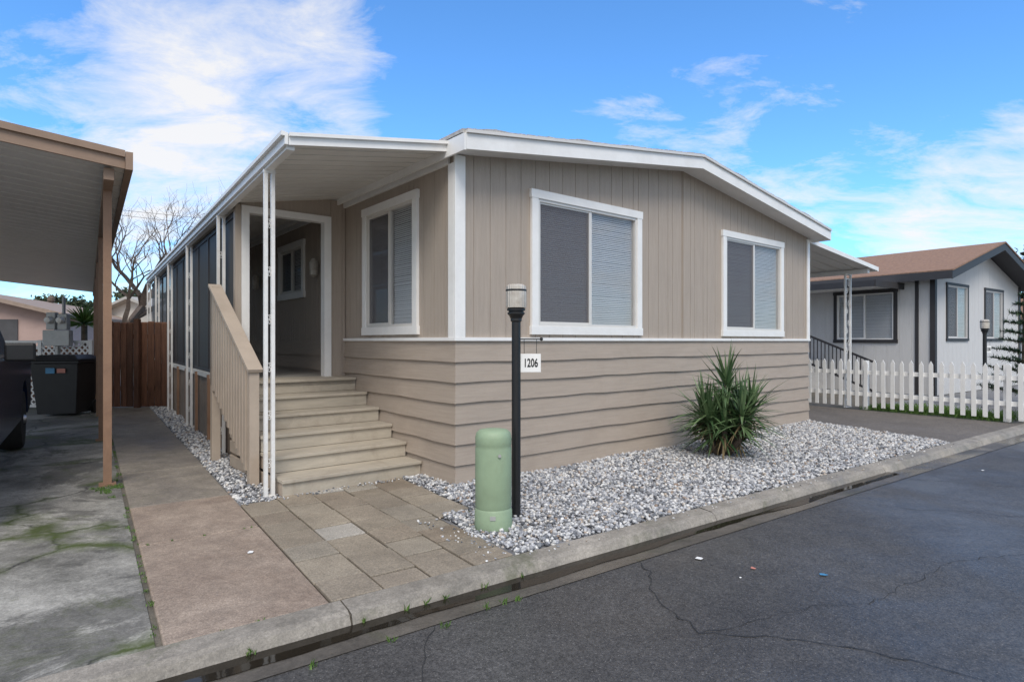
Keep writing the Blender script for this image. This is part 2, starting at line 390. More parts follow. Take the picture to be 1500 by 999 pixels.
def side(off0,off1,z0,z1,m,ta=-.03,tb=AT):
    mb.hexa([(ro(ta)+off0,ta,z0),(ro(ta)+off1,ta,z0),(ro(tb)+off1,tb,z0),(ro(tb)+off0,tb,z0),(ro(ta)+off0,ta,z1),(ro(ta)+off1,ta,z1),(ro(tb)+off1,tb,z1),(ro(tb)+off0,tb,z1)],m)
side(-.06,-.035,2.955,3.05,1); side(-.09,-.06,3.02,3.055,1); side(-.034,.03,2.93,2.982,1,.02)
mb.build('porch_awning',['awn','white'],house)
def scroll(mb,c,ax,s,m=0,r=.004):
    c=Vector(c); ax=Vector(ax); pts=[]
    for k in range(20):
        a=k/19*2.6*math.pi; rr=s*(1-.7*k/19)
        pts.append(c+ax*(rr*math.cos(a))+Vector((0,0,rr*math.sin(a)*1.3)))
    mb.tube(pts,r,4,m)
def dpost(name,parent,x,y,z0,z1,sp,tw,mk='whitepost'):
    mb=MB()
    for sgn in (-1,1):
        cx=x+sgn*sp/2; mb.box(cx-tw/2,cx+tw/2,y-tw/2,y+tw/2,z0,z1)
    for (a,b) in ((z0,z0+.015),(z1-.03,z1-.002)):
        mb.box(x-sp/2-tw/2-.003,x+sp/2+tw/2+.003,y-tw/2-.003,y+tw/2+.003,a,b)
    if sp>.15:
        z=z0+.35
        while z<z1-.2:
            for k,(sg) in enumerate((-1,1)):
                scroll(mb,(x+sg*sp*.2,y,z+k*.16),(sg,0,0),sp*.22,0,.006)
            z+=.42
        for z in (z0+.15,z1-.12): mb.box(x-sp/2,x+sp/2,y-.01,y+.01,z,z+.02)
    else:
        z=z0+.28
        while z<z1-.1:
            for k in range(2):
                scroll(mb,(x,y,z+k*.04),(1 if k%2 else -1,0,0),sp*.32,0,.0035)
            z+=.43
    return mb.build(name,mk,parent)
for i,a in enumerate((0,2.38,5.2,7.96,10.6,13)):
    t=.72+a*.998; dpost('awning_post',house,ro(t),t,0,2.935,.062,.032)
# ---- enclosed porch
mb=MB(); y0,y1=2.56,2.63
rl=ro(2.56)+.06
WZ=3.2
def pw(x0,x1,z0,z1):
    x=x0
    while x<x1-.001:
        xe=min(x+.15,x1); mb.box(x,xe,y0,y1,z0,z1,0)
        if xe-x>.02: mb.box(x+.004,xe-.004,y0-.008,y0,z0,z1,0)
        x=xe
pw(-.21,-.015,.95,WZ); pw(rl,-1.285,.95,2.99); 
mb.sbox(-1.285,-.21,y0-.006,y1,2.98,2.98,3.03,3.2,0)
for (a,b,c,d) in ((-.30,-.21,.95,2.98),(-1.285,-1.2,.95,2.98),(-1.2,-.30,2.9,2.98)): mb.box(a,b,y0-.03,y1+.02,c,d,1)
mb.build('porch_front_wall',['t111','white'],house)
mb=MB(); 
mb.hexa([(ro(2.0)+.05,2.19,.87),(-.04,2.19,.87),(-.04,9.5,.87),(ro(9.5)+.1,9.5,.87),(ro(2.0)+.05,2.19,.95),(-.04,2.19,.95),(-.04,9.5,.95),(ro(9.5)+.1,9.5,.95)])
mb.box(-.84,-.04,9.5,9.56,.95,3.15); mb.build('porch_floor',['bandh'],house)
mb=MB(); mb.box(-.7,-.3,9.47,9.5,1.8,2.5,0); mb.build('porch_far_window',['blind'],house)
mb=MB()
for t in (3.45,6.2): mb.lathe([(.02,0),(.055,.03),(.06,.2),(.03,.26)],(-.09,t,2.3),12)
mb.build('wall_lamp','frost',house,smooth=True)
mb=MB()
def q(t0,t1,z0,z1,off,m,th=0):
    if th: mb.hexa([(ro(t0)+off,t0,z0),(ro(t0)+off+th,t0,z0),(ro(t1)+off+th,t1,z0),(ro(t1)+off,t1,z0),(ro(t0)+off,t0,z1),(ro(t0)+off+th,t0,z1),(ro(t1)+off+th,t1,z1),(ro(t1)+off,t1,z1)],m)
    else: mb.poly([(ro(t0)+off,t0,z0),(ro(t1)+off,t1,z0),(ro(t1)+off,t1,z1),(ro(t0)+off,t0,z1)],m)
t=2.66
while t<13.0:
    q(t,t+.045,.97,2.93,.07,1,.03)
    q(t+.045,t+.93,.97,2.86,.085,0)
    q(t+.045,t+.93,2.86,2.93,.07,1,.03); q(t+.045,t+.93,.956,1.0,.07,1,.03)
    t+=.93
q(2.63,13.5,.88,.955,.05,3,.07)
q(2.63,13.5,.02,.88,.075,2,.02)
mb.build('porch_screens',['screen','charcoal','skirt','awn'],house)
mb=MB()
for k in range(9):
    t=3.1+k*1.15; mb.box(ro(t)+.02,ro(t)+.06,t,t+.05,0,.93)
mb.build('porch_supports','brown',house)
# stairs
mb=MB(); n=6; rise=.95/6; t0=.60; tr=(2.19-.60)/5; xl=-1.45
for i in range(n):
    ta=t0+i*tr; z1=(i+1)*rise
    if i<n-1:
        mb.box(xl,-.04,ta,ta+.022,i*rise+(.0 if i==0 else .001),z1-.032,0)
        mb.box(xl-.01,-.042,ta-.025,ta+tr-.001,z1-.031,z1,0)
        mb.box(xl+.003,xl+.035,ta+.023,2.4,i*rise,z1-.033,1)
    else:
        mb.box(xl,-.04,ta,ta+.022,i*rise+.001,z1-.032,0); mb.box(xl-.01,-.042,ta-.025,ta+.5,z1-.031,z1+.001,0)
mb.build('stairs',['stair','rail'],house,bevel=.004)
mb=MB(); xr=-1.52
def rail_z(t): return 1.13+(t-1.2)*(2.03-1.13)/(2.75-1.2)
ta,tb=1.2,2.78
mb.box(xr-.045,xr+.045,ta,ta+.09,0,rail_z(ta)-.02)
mb.beam((xr,ta-.03,rail_z(ta-.03)),(xr,tb,rail_z(tb)),.14,.035)
mb.beam((xr,ta+.05,rail_z(ta)-.04),(xr,tb,rail_z(tb)-.07),.04,.09)
mb.beam((xr,ta+.09,.10),(xr,tb,.10+(tb-ta)*.55),.04,.12)
t=ta+.15
while t<tb:
    zb=.05+(t-ta)*.55; mb.box(xr-.045,xr-.025,t,t+.075,zb,rail_z(t)-.05); t+=.105
mb.box(xr-.045,xr+.045,tb-.09,tb,0.0,rail_z(tb)-.02)
mb.build('stair_railing','rail',house,bevel=.003)
# right awning
mb=MB(); AW=3.1; za,zb=3.14,2.88
t=0
while t<9:
    t1=t+.25;t2=t+.3
    x0,x1=W+.03,W+AW
    mb.poly([(x0,t,za),(x1,t,zb),(x1,t1,zb),(x0,t1,za)]); mb.poly([(x0,t1,za),(x1,t1,zb),(x1,t1+.01,zb+.03),(x0,t1+.01,za+.03)])
    mb.poly([(x0,t1+.01,za+.03),(x1,t1+.01,zb+.03),(x1,t2-.01,zb+.03),(x0,t2-.01,za+.03)]); mb.poly([(x0,t2-.01,za+.03),(x1,t2-.01,zb+.03),(x1,t2,zb),(x0,t2,za)]); t=t2
mb.poly([(x0,0,za+.05),(x1,0,zb+.05),(x1,9,zb+.05),(x0,9,za+.05)])
mb.sbox(W+.03,W+AW,-.03,-.003,za-.02,zb-.02,za+.06,zb+.06,1); mb.box(W+AW+.002,W+AW+.06,-.03,9,zb-.03,zb+.06,1); mb.box(W+AW-.3,W+AW-.2,.05,9,zb-.08,zb-.002,1)
mb.build('carport_awning',['awn','white'],house)
for t in (.46,3.4,6.4): dpost('carport_post',house,W+2.87,t,0,zb-.06,.26,.035)

# ---------------------------------------------------------------- ground (street frame)
def sheet(name,x0,x1,y0,y1,z,mk,mat=SM):
    mb=MB(); mb.poly([(x0,y0,z),(x1,y0,z),(x1,y1,z),(x0,y1,z)]); return mb.build(name,mk,None,mat)
sheet('ground',-400,400,-400,400,-.14,'ground')
sheet('lot_ground',-120,160,-.001,220,-.012,'ground')
sheet('street',-120,160,-9.5,-.40,-.055,'asph')
mb=MB(); x=-21.3
while x<60:
    L=3.05; ns=16
    jj=[(random.uniform(-.007,.007),random.uniform(-.006,.004)) for _ in range(ns+1)]; jz=random.uniform(-.004,.004)
    for k in range(ns):
        a=x+L*k/ns+(.004 if k==0 else 0); b=x+L*(k+1)/ns-(.004 if k==ns-1 else 0)
        (pa,qa),(pb,qb)=jj[k],jj[k+1]
        mb.poly([(a,-.185,-.072),(b,-.185,-.072),(b,-.152+pb,-.010+qb+jz),(a,-.152+pa,-.010+qa+jz)])
        mb.poly([(a,-.152+pa,-.010+qa+jz),(b,-.152+pb,-.010+qb+jz),(b,-.120+pb,.002+jz),(a,-.120+pa,.002+jz)])
        mb.poly([(a,-.120+pa,.002+jz),(b,-.120+pb,.002+jz),(b,-.002,.010+jz),(a,-.002,.010+jz)])
        mb.poly([(a,-.002,.010+jz),(b,-.002,.010+jz),(b,-.002,-.06),(a,-.002,-.06)])
    for e in (x+.004,x+L-.004): mb.poly([(e,-.185,-.072),(e,-.15,-.012),(e,-.120,.001),(e,-.002,.008),(e,-.002,-.07)])
    x+=L
mb.build('kerb','curb',None,SM,recalc=False)
mb=MB(); mb.poly([(-120,-.43,-.050),(160,-.43,-.050),(160,-.165,-.070),(-120,-.165,-.070)]); mb.build('gutter','gutter',None,SM)
mb=MB(); P=[]
x=-1.6
while x<6.2:
    e=mn.noise(Vector((x*1.3,3,0)))*.06+mn.noise(Vector((x*6,1,0)))*.015; P.append((x,max(-.37,min(-.20,-.30+e)))); x+=.06
for (a,ya),(b,yb) in zip(P[:-1],P[1:]): mb.poly([(a,ya,-.0555),(b,yb,-.0555),(b,-.170,-.0555),(a,-.170,-.0555)])
mb.build('gutter_water','water',None,SM,recalc=False)
# path slabs
mb=MB()
ys=[0.0,1.62,2.75,4.3,5.8,7.3,8.8,10.3,12.5]
for i,(a,b) in enumerate(zip(ys[:-1],ys[1:])):
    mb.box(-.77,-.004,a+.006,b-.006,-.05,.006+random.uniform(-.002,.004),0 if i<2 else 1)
mb.build('concrete_path',['path','path2'],None,SM,bevel=.01)
sheet('driveway',-7.5,-.80,.002,14,-.004,'drive')
sheet('neighbour_driveway',8.4,11.75,.002,16,-.002,'asph2')
mb=MB(); mb.poly([(1.21,0.002,-.004),(9.2,0.002,-.004),(9.2,2.6,-.004),(1.21,2.6,-.004)]); mb.poly([(0.0,2.3,-.0045),(1.205,2.3,-.0045),(1.205,13,-.0045),(0.0,13,-.0045)])
mb.build('gravel_ground','gravbase',None,SM)
sheet('paver_joint_ground',-.002,1.205,.001,2.295,-.002,'jointsand')
sheet('paver_joint_ground',1.206,1.54,1.01,2.4,.001,'jointsand')
# pavers
mb=MB(); 
cols=[(0,.30),(.30,.60),(.60,.90),(.90,1.20),(1.20,1.53)]
for k,(c0,c1) in enumerate(cols):
    y=0.0 if k<4 else 1.02; end=2.32+k*.06; first=True
    while y<end:
        l=random.choice([.3,.3,.3,.4,.4]) if not(first and k%2) else .2
        y2=min(y+l,end); first=False
        if end-y2<.12: y2=end
        z=.012+random.uniform(-.004,.005); tl=random.uniform(-.005,.005); g=.0045; j=[random.uniform(-.002,.004) for _ in range(4)]
        mb.hexa([(c0+g,y+g,-.04),(c1-g,y+g,-.04),(c1-g,y2-g,-.04),(c0+g,y2-g,-.04),(c0+g+j[0],y+g+j[1],z),(c1-g-j[2],y+g+j[1],z+tl),(c1-g-j[2],y2-g-j[3],z+tl),(c0+g+j[0],y2-g-j[3],z)])
        y=y2
mb.build('paver_patio','paver',None,SM,bevel=.005)
# gravel stones
ico=bmesh.new(); bmesh.ops.create_icosphere(ico,subdivisions=1,radius=1); bv=np.array([v.co[:] for v in ico.verts]); bf=np.array([[v.index for v in f.verts] for f in ico.faces]); ico.free()
def stones(name,P,smin,smax,matx):
    N=len(P); nv=len(bv)
    s=rng.uniform(smin,smax,(N,1,1))*rng.uniform(.65,1.25,(N,1,3))
    V=bv[None]*(1+rng.uniform(-.25,.25,(N,nv,1)))*s
    V[:,:,2]*=.75
    a=rng.uniform(0,2*np.pi,N); b=rng.uniform(-.6,.6,N)
    ca,sa,cb,sb=np.cos(a)[:,None],np.sin(a)[:,None],np.cos(b)[:,None],np.sin(b)[:,None]
    y=V[:,:,1]*cb-V[:,:,2]*sb; z=V[:,:,1]*sb+V[:,:,2]*cb; x=V[:,:,0]
    V=np.stack([x*ca-y*sa,x*sa+y*ca,z],-1)+P[:,None,:]
    F=(bf[None]+(np.arange(N)*nv)[:,None,None]).reshape(-1,3)
    me=bpy.data.meshes.new(name); me.vertices.add(N*nv); me.vertices.foreach_set('co',V.reshape(-1).astype(np.float32))
    me.loops.add(len(F)*3); me.loops.foreach_set('vertex_index',F.reshape(-1).astype(np.int32))
    me.polygons.add(len(F)); me.polygons.foreach_set('loop_start',(np.arange(len(F))*3).astype(np.int32)); me.polygons.foreach_set('loop_total',np.full(len(F),3,np.int32))
    me.update(); me.materials.append(M['stone']); o=bpy.data.objects.new(name,me); link(o); o.matrix_world=matx; return o
S2H=HM.inverted()@SM
def toH(x,y):
    return S2H[0][0]*x+S2H[0][1]*y+S2H[0][3], S2H[1][0]*x+S2H[1][1]*y+S2H[1][3]
def scatter(x0,x1,y0,y1,dens,cond):
    n=int((x1-x0)*(y1-y0)*dens); x=rng.uniform(x0,x1,n); y=rng.uniform(y0,y1,n); h=toH(x,y); k=cond(x,y,h[0],h[1])
    x=x[k];y=y[k]; z=rng.uniform(-.004,.024,len(x)); 
    z+= .012*np.sin(x*3.1+1)*np.sin(y*4.3)
    return np.stack([x,y,z],-1)
P1=scatter(1.2,9.25,.0,2.45,2500,lambda x,y,r,t:(~((r>-.01)&(t>-.01)))&((x>1.22+.02*np.sin(y*9))&((y<1.04)|(x>1.55)))&(x<8.56+.28*y)&~((r<0)&(t>.58))&(y>.01+.02*np.sin(x*5)))
P2=scatter(0.0,.95,2.36,12.5,2100,lambda x,y,r,t:(x>.01)&(r<(-1.46+np.where(t>2.5,.0646*(t-.72),0)))&(x<.75))
stones('gravel',np.concatenate([P1,P2]),.009,.023,SM)
xs=rng.uniform(.0,1.6,110); P3=np.stack([xs,2.3+xs*.05+rng.normal(0,.03,110),np.full(110,.02)],-1)
x4=rng.uniform(1.2,8.6,90); P4=np.stack([x4,rng.uniform(-.12,.02,90),np.full(90,.012)],-1)
x5=rng.uniform(.98,1.25,80); P5=np.stack([x5,rng.uniform(.0,1.0,80),np.full(80,.018)],-1)
stones('loose_gravel',np.concatenate([P3,P4,P5]),.005,.012,SM)
# asphalt cracks
mb=MB()
def crack(pts,w,z=-.051):
    P=[]
    for (a,b) in zip(pts[:-1],pts[1:]):
        a=Vector((a[0],a[1]));b=Vector((b[0],b[1])); n=max(3,int((b-a).length/.05))
        for k in range(n):
            p=a.lerp(b,k/n); nv=mn.noise_vector(Vector((p.x*2.3,p.y*2.3,0)))*.11+mn.noise_vector(Vector((p.x*14,p.y*14,1)))*.035
            P.append(Vector((p.x+nv.x,p.y+nv.y)))
    for i in range(len(P)-1):
        d=(P[i+1]-P[i]).normalized(); nrm=Vector((-d.y,d.x)); w0=w*(.4+abs(mn.noise(Vector((i*.7,0,0))))*2);w1=w*(.4+abs(mn.noise(Vector(((i+1)*.7,0,0))))*2)
        mb.poly([(*(P[i]-nrm*w0),z),(*(P[i+1]-nrm*w1),z),(*(P[i+1]+nrm*w1),z),(*(P[i]+nrm*w0),z)])
crack([(1.94,-.46),(1.62,-.78),(1.42,-1.22),(1.78,-1.62),(1.93,-1.84),(2.05,-2.2),(2.2,-2.9)],.0042)
crack([(4.7,-.9),(5.1,-1.3),(5.2,-1.6),(5.9,-2.1)],.003)
crack([(1.42,-1.22),(2.3,-1.55),(3.6,-1.7),(5.0,-1.95)],.002)
crack([(.35,-.46),(.15,-.8),(.1,-1.2)],.0025)
crack([(6.0,-.45),(6.6,-1.4),(7.5,-2.4),(8.0,-3.5)],.003)
mb.build('street_cracks','cable',None,SM,recalc=False)
# grass tufts
def blades(name,spots,mk='grass',mat=SM):
    mb=MB()
    for (x,y,z,r,n,h) in spots:
        for _ in range(n):
            a=random.uniform(0,6.28); rr=r*math.sqrt(random.random()); bx=x+rr*math.cos(a); by=y+rr*math.sin(a)
            hh=h*random.uniform(.4,1.1); l=random.uniform(0,6.28); dx,dy=math.cos(l),math.sin(l); w=.0025
            k=random.uniform(.2,.9)*hh
            mb.poly([(bx-dy*w,by+dx*w,z),(bx+dy*w,by-dx*w,z),(bx+dx*k*.4+dy*w*.7,by+dy*k*.4-dx*w*.7,z+hh*.65),(bx+dx*k,by+dy*k,z+hh),(bx+dx*k*.4-dy*w*.7,by+dy*k*.4+dx*w*.7,z+hh*.65)])
    return mb.build(name,mk,None,mat,recalc=False)
sp=[]
for _ in range(60):
    y=random.uniform(.1,7.5); sp.append((-.79+random.gauss(0,.008),y,-.004,.018,9,.018))
for _ in range(26): sp.append((-.90+random.gauss(0,.05),3.75+random.gauss(0,.22),-.004,.03,22,.025))
for _ in range(10): sp.append((random.uniform(-1.2,1.2),-.18,-.06,.015,10,.035))
for _ in range(6): sp.append((random.uniform(-.8,1.6),-.42+random.gauss(0,.02),-.055,.02,12,.035))
for _ in range(8): sp.append((random.uniform(-.77,.0),random.choice([0.0,1.62]),.004,.012,8,.015))
for _ in range(30): sp.append((random.uniform(1.3,1.9),random.choice([1.05,.98])+random.gauss(0,.02),.01,.02,3,.03))
blades('grass_tufts',sp)
sp=[]
for _ in range(500): sp.append((11.9+abs(random.gauss(0,.7)),random.uniform(.3,2.6),-.01,.12,12,.10))
blades('lawn_grass',sp)
mb=MB()
SI=SM.inverted()
def litter(wx,wy,s,m,z=-.049):
    p=SI@Vector((wx,wy,0)); a=random.uniform(0,3); pts=[]
    for k in range(5):
        b=a+k*1.256; r=s*random.uniform(.6,1.1); pts.append((p.x+r*math.cos(b),p.y+r*math.sin(b),z+random.uniform(0,.004)))
    mb.poly(pts,m)
litter(1.255,3.968,.035,0); litter(1.542,3.79,.02,1); litter(1.935,3.69,.027,2); litter(-1.72,3.9,.025,0,.014); litter(5.28,6.66,.02,0); litter(1.40,3.64,.01,0)
mb.build('litter',['paper','red','bluep'],None,SM)

# ---------------------------------------------------------------- lamp post + number sign
def lamp(name,x,y,rotz,number):
    root=empty(name,Matrix.Translation((x,y,0))@Matrix.Rotation(R(rotz),4,'Z'))
    mb=MB(); mb.lathe([(.06,0),(.06,.02),(.036,.03),(.036,1.55),(.045,1.56),(.045,1.58),(.05,1.585),(.055,1.60),(.07,1.615),(.07,1.625),(.06,1.63),(.06,1.637),(.074,1.643),(.074,1.655),(.066,1.66)],n=24)
    mb.build('post','black',root,smooth=True)
    mb=MB(); mb.lathe([(.066,1.661),(.080,1.665),(.082,1.70),(.082,1.80),(.078,1.835),(.06,1.85),(.02,1.853)],n=32); mb.build('lantern_glass','frost',root,smooth=True)
    mb=MB(); mb.lathe([(.0835,1.796),(.0845,1.80),(.0845,1.806),(.0835,1.81)],n=32)
    mb.tube([(.03,0,1.415),(.20,0,1.415)],.006,8); mb.lathe([(.0,-.014),(.011,-.01),(.014,0),(.011,.01),(.0,.014)],(.205,0,1.415),10); 
    for xx in (.065,.165): mb.tube([(xx,0,1.41),(xx,0,1.30)],.0022,5)
    mb.build('bracket','black',root,smooth=True)
    mb=MB(); mb.box(.035,.20,-.004,.004,1.15,1.297); mb.build('number_plate','white',root,bevel=.002)
    text(number,.082,root,Matrix.Translation((.1175,-.0055,1.222))@Matrix.Rotation(R(90),4,'X')@Matrix.Diagonal((.72,1.15,1,1)),'black')
lamp('lamp_post',.033,4.74,8,'1206')
lamp('lamp_post',9.95,12.5,20,'1208')
root=empty('utility_pedestal',Matrix.Translation((-.14,4.46,0)))
mb=MB(); mb.lathe([(.140,-.01),(.143,.0),(.140,.14),(.131,.155),(.136,.17),(.137,.40),(.136,.60),(.132,.615),(.136,.625),(.136,.68),(.128,.715),(.105,.735),(.06,.742),(.02,.744)],n=40,sy=.9); mb.build('shell','greenped',root,smooth=True)
mb=MB(); mb.box(-.02,.02,-.131,-.122,.09,.12); mb.lathe([(.012,-.128),(.012,-.118)],(0.05,0,.56),10,axis='Y'); mb.build('lock_lug','galv',root)

# ---------------------------------------------------------------- yucca
def yucca(name,x,y):
    root=empty(name,Matrix.Translation((x,y,0)))
    mb=MB(); heads=[]
    for k in range(12):
        a=k*2.4+.3; r=.05+.19*((k%3)/2); 
        h=random.uniform(.30,.85) if k else .86
        if k%4==3: h=random.uniform(.25,.4)
        p0=Vector((.05*math.cos(a),.05*math.sin(a),-.02)); p2=Vector((r*math.cos(a)*1.4,r*math.sin(a)*1.4,h)); p1=p0.lerp(p2,.5)+Vector((r*.4*math.cos(a),r*.4*math.sin(a),-.03))
        mb.tube([p0,p1,p2],[.04,.035,.03],7); heads.append((p2,(p2-p1).normalized()))
    mb.build('stems','bark',root,smooth=True)
    mb=MB(); dead=MB()
    def lf(b,p,d,L,w,droop):
        d=d.normalized(); side=d.cross(Vector((0,0,1)))
        if side.length<.1: side=Vector((1,0,0))
        side.normalize(); up=side.cross(d); n=5; cur=p.copy(); dd=d.copy()
        prof=[.7,1,.95,.7,.4,.03]
        i=len(b.v)
        for k in range(n+1):
            ww=w*prof[k]; b.v+= [tuple(cur-side*ww+up*ww*.35),tuple(cur),tuple(cur+side*ww+up*ww*.35)]
            dd=(dd+Vector((0,0,-droop*(k/n)))).normalized(); cur=cur+dd*L/n
            if cur.z<.03: cur.z=.03
        for k in range(n):
            for j in (0,1): b.f.append((i+k*3+j,i+k*3+j+1,i+k*3+j+4,i+k*3+j+3)); b.m.append(0)
    for (p,ax) in heads:
        for k in range(62):
            th=random.uniform(0,6.28); el=random.uniform(-.8,1.5); el = el if el>-.2 else el*random.random()
            d=Vector((math.cos(th)*math.cos(el),math.sin(th)*math.cos(el),math.sin(el)))+ax*.12
            L=random.uniform(.38,.60); lf(mb,p+Vector((0,0,random.uniform(-.14,.03))),d,L,random.uniform(.014,.022),random.uniform(.02,.30))
        for k in range(9):
            th=random.uniform(0,6.28); lf(dead,p-Vector((0,0,random.uniform(.08,.2))),Vector((math.cos(th),math.sin(th),-.8)),random.uniform(.2,.35),.011,.35)
    mb.build('leaves','yucca',root,recalc=False); dead.build('dry_leaves','yuccad',root,recalc=False)
yucca('yucca_plant',2.56,7.25)

# ---------------------------------------------------------------- picket fence
mb=MB()
def pickets(ax,c,a0,a1):
    x=a0
    while x<a1:
        w=.07; h=1.0+random.uniform(-.012,.012); zb=.06; j=random.uniform(-.006,.006)
        if ax=='y': P=lambda u,d,z:(c+d,u,z)
        else: P=lambda u,d,z:(u,c+d,z)
        pr=[(x,zb),(x+w,zb),(x+w+j,h-.05),(x+w*.5+j,h+.02),(x+j,h-.05)]
        f=[P(u,-.03,z) for u,z in pr]; b=[P(u,-.012,z) for u,z in pr]
        mb.poly(f); mb.poly(b[::-1])
        for i in range(5): k=(i+1)%5; mb.poly([f[i],f[k],b[k],b[i]])
        x+=.165
    for z in (.28,.72):
        if ax=='y': mb.box(c-.011,c+.03,a0,a1,z,z+.08)
        else: mb.box(a0,a1,c-.011,c+.03,z,z+.08)
    x=a0+.2
    while x<=a1+.1:
        if ax=='y': mb.box(c+.031,c+.12,x,x+.09,0,1.0)
        else: mb.box(x,x+.09,c+.031,c+.12,0,1.0)
        x+=2.3
pickets('y',11.85,.02,9); pickets('x',.05,11.95,18)
mb.build('picket_fence','white',None,SM)

# ---------------------------------------------------------------- neighbour house right
nh=empty('neighbour_house',SM@Matrix.Translation((16.57,2.97,0)))
NW=6.8; nz=lambda x:3.12+.27*min(max(x,0),max(NW-x,0))
wn=[(.75,2.3,1.4,2.95),(3.6,5.2,1.4,2.95)]
panel_wall('front_wall',nh,I4,NW,0,nz,[(a+.06,b-.06,c+.06,d-.06) for a,b,c,d in wn],'greywall',pitch=.3,extra=[NW/2])
for a,b,c,d in wn: window('window',nh,(a,0,0),0,b-a,c,d,'charcoal',.07,True,True,'greywall')
NT=14; NS=Matrix.Translation((0,NT,0))@Matrix.Rotation(R(-90),4,'Z')
sw=(.84,2.5,1.35,2.8)
panel_wall('side_wall',nh,NS,NT,0,lambda x:3.12,[(NT-sw[1]+.06,NT-sw[0]-.06,sw[2]+.06,sw[3]-.06)],'greywall',pitch=.3)
window('side_window',nh,(0,sw[1],0),-90,sw[1]-sw[0],sw[2],sw[3],'charcoal',.09,False,True,'white')
mb=MB()
mb.box(-.04,.08,-.04,-.013,0,3.12); mb.box(-.04,-.013,-.013,.08,0,3.12); mb.box(NW-.1,NW+.04,-.04,-.013,0,3.12)
mb.box(-.035,-.013,.34,.42,.0,3.1)
mb.box(-.05,-.013,3.4,4.4,.9,2.95); 
mb.build('trim','charcoal',nh)
mb=MB(); o=-.55
nm=NW/2
for x0,x1 in ((-.45,nm),(nm,NW+.45)):
    za_,zb_=3.12+.27*(x0 if x0<nm else NW-x0),3.12+.27*(x1 if x1<=nm else NW-x1)
    mb.sbox(x0,x1,o+.03,NT,za_+.02,zb_+.02,za_+.12,zb_+.12,1); mb.sbox(x0,x1,o,o+.028,za_-.08,zb_-.08,za_+.12,zb_+.12,1)
    mb.sbox(x0-(.02 if x0<0 else 0),x1+(.02 if x1>nm else 0),o-.02,NT+.02,za_+.122,zb_+.122,za_+.16,zb_+.16,0)
mb.box(-.475,-.455,o,NT,2.93,3.13,1)
mb.build('roof',['brownsh','charcoal'],nh)
mb=MB(); mb.box(-1.7,-.05,.7,9,2.82,2.9,0); mb.box(-1.72,-1.7,.68,9,2.76,2.92,1); mb.box(-1.7,-.05,.66,.7,2.76,2.92,1)
for y in (3.2,6): mb.box(-1.68,-1.6,y,y+.08,0,2.82,0)
mb.box(-1.6,-.05,2.8,8,.0,.85,2)
mb.build('porch',['white','charcoal','greywall'],nh)
mb=MB()
for (a,b) in (((-1.6,2.9,1.75),(-1.6,.7,.85)),((-1.6,6,1.75),(-1.6,2.9,1.75)),((-1.6,2.9,1.0),(-1.6,.7,.12))): mb.beam(a,b,.05,.05)
for k in range(22):
    y=.75+k*.1; z=.85+(y-.7)/2.2*.9; mb.box(-1.61,-1.59,y,y+.02,z-.75,z)
for k in range(22):
    y=3+k*.13; mb.box(-1.61,-1.59,y,y+.02,.9,1.75)
mb.build('stair_rail','charcoal',nh)
sheet('neighbour_gravel',12.5,60,.01,2.9,-.006,'gravbase')

# ---------------------------------------------------------------- left neighbour carport
cp=empty('neighbour_carport',SM)
mb=MB(); x1,x0=-.78,-6.2; y0,y1=3.32,20.5
zc=lambda x:2.98+.10*(x1-x)
y=y0
while y<y1:
    a,b=y,y+.24; c=y+.3
    mb.poly([(x0,a,zc(x0)),(x1,a,zc(x1)),(x1,b,zc(x1)),(x0,b,zc(x0))])
    mb.poly([(x0,b,zc(x0)),(x1,b,zc(x1)),(x1,b+.01,zc(x1)+.04),(x0,b+.01,zc(x0)+.04)])
    mb.poly([(x0,b+.01,zc(x0)+.04),(x1,b+.01,zc(x1)+.04),(x1,c-.01,zc(x1)+.04),(x0,c-.01,zc(x0)+.04)])
    mb.poly([(x0,c-.01,zc(x0)+.04),(x1,c-.01,zc(x1)+.04),(x1,c,zc(x1)),(x0,c,zc(x0))]); y=c
mb.poly([(x0,y0,zc(x0)+.08),(x1,y0,zc(x1)+.08),(x1,y1,zc(x1)+.08),(x0,y1,zc(x0)+.08)])
mb.sbox(x0,x1,y0-.03,y0-.002,zc(x0)-.02,zc(x1)-.02,zc(x0)+.12,zc(x1)+.12,1); mb.sbox(x0,x1,y0-.06,y0-.031,zc(x0)+.08,zc(x1)+.08,zc(x0)+.14,zc(x1)+.14,1)
mb.box(x1+.002,x1+.06,y0-.06,y1,zc(x1)-.03,zc(x1)+.13,1)
mb.box(x1-.16,x1-.08,y0+.05,y1,2.86,2.965,1); mb.box(x0+.2,x0+.28,y0+.05,y1,3.3,3.42,1)
mb.build('roof',['awn','brownf'],cp)
mb=MB()
for y in (3.87,7.09,10.4,13.7,17): mb.box(-.935,-.865,y-.035,y+.035,-.005,2.86); mb.box(-6.0,-5.9,y,y+.08,-.005,3.3)
for y in (3.87,7.09): mb.box(-.97,-.83,y-.055,y+.055,-.005,.02)
mb.build('posts','brown',cp)
mb=MB(); mb.box(-.83,-.80,7.2,7.24,0,2.9); mb.box(-.83,-.79,8.9,8.94,0,2.9); mb.build('downpipe','whitepost',cp)

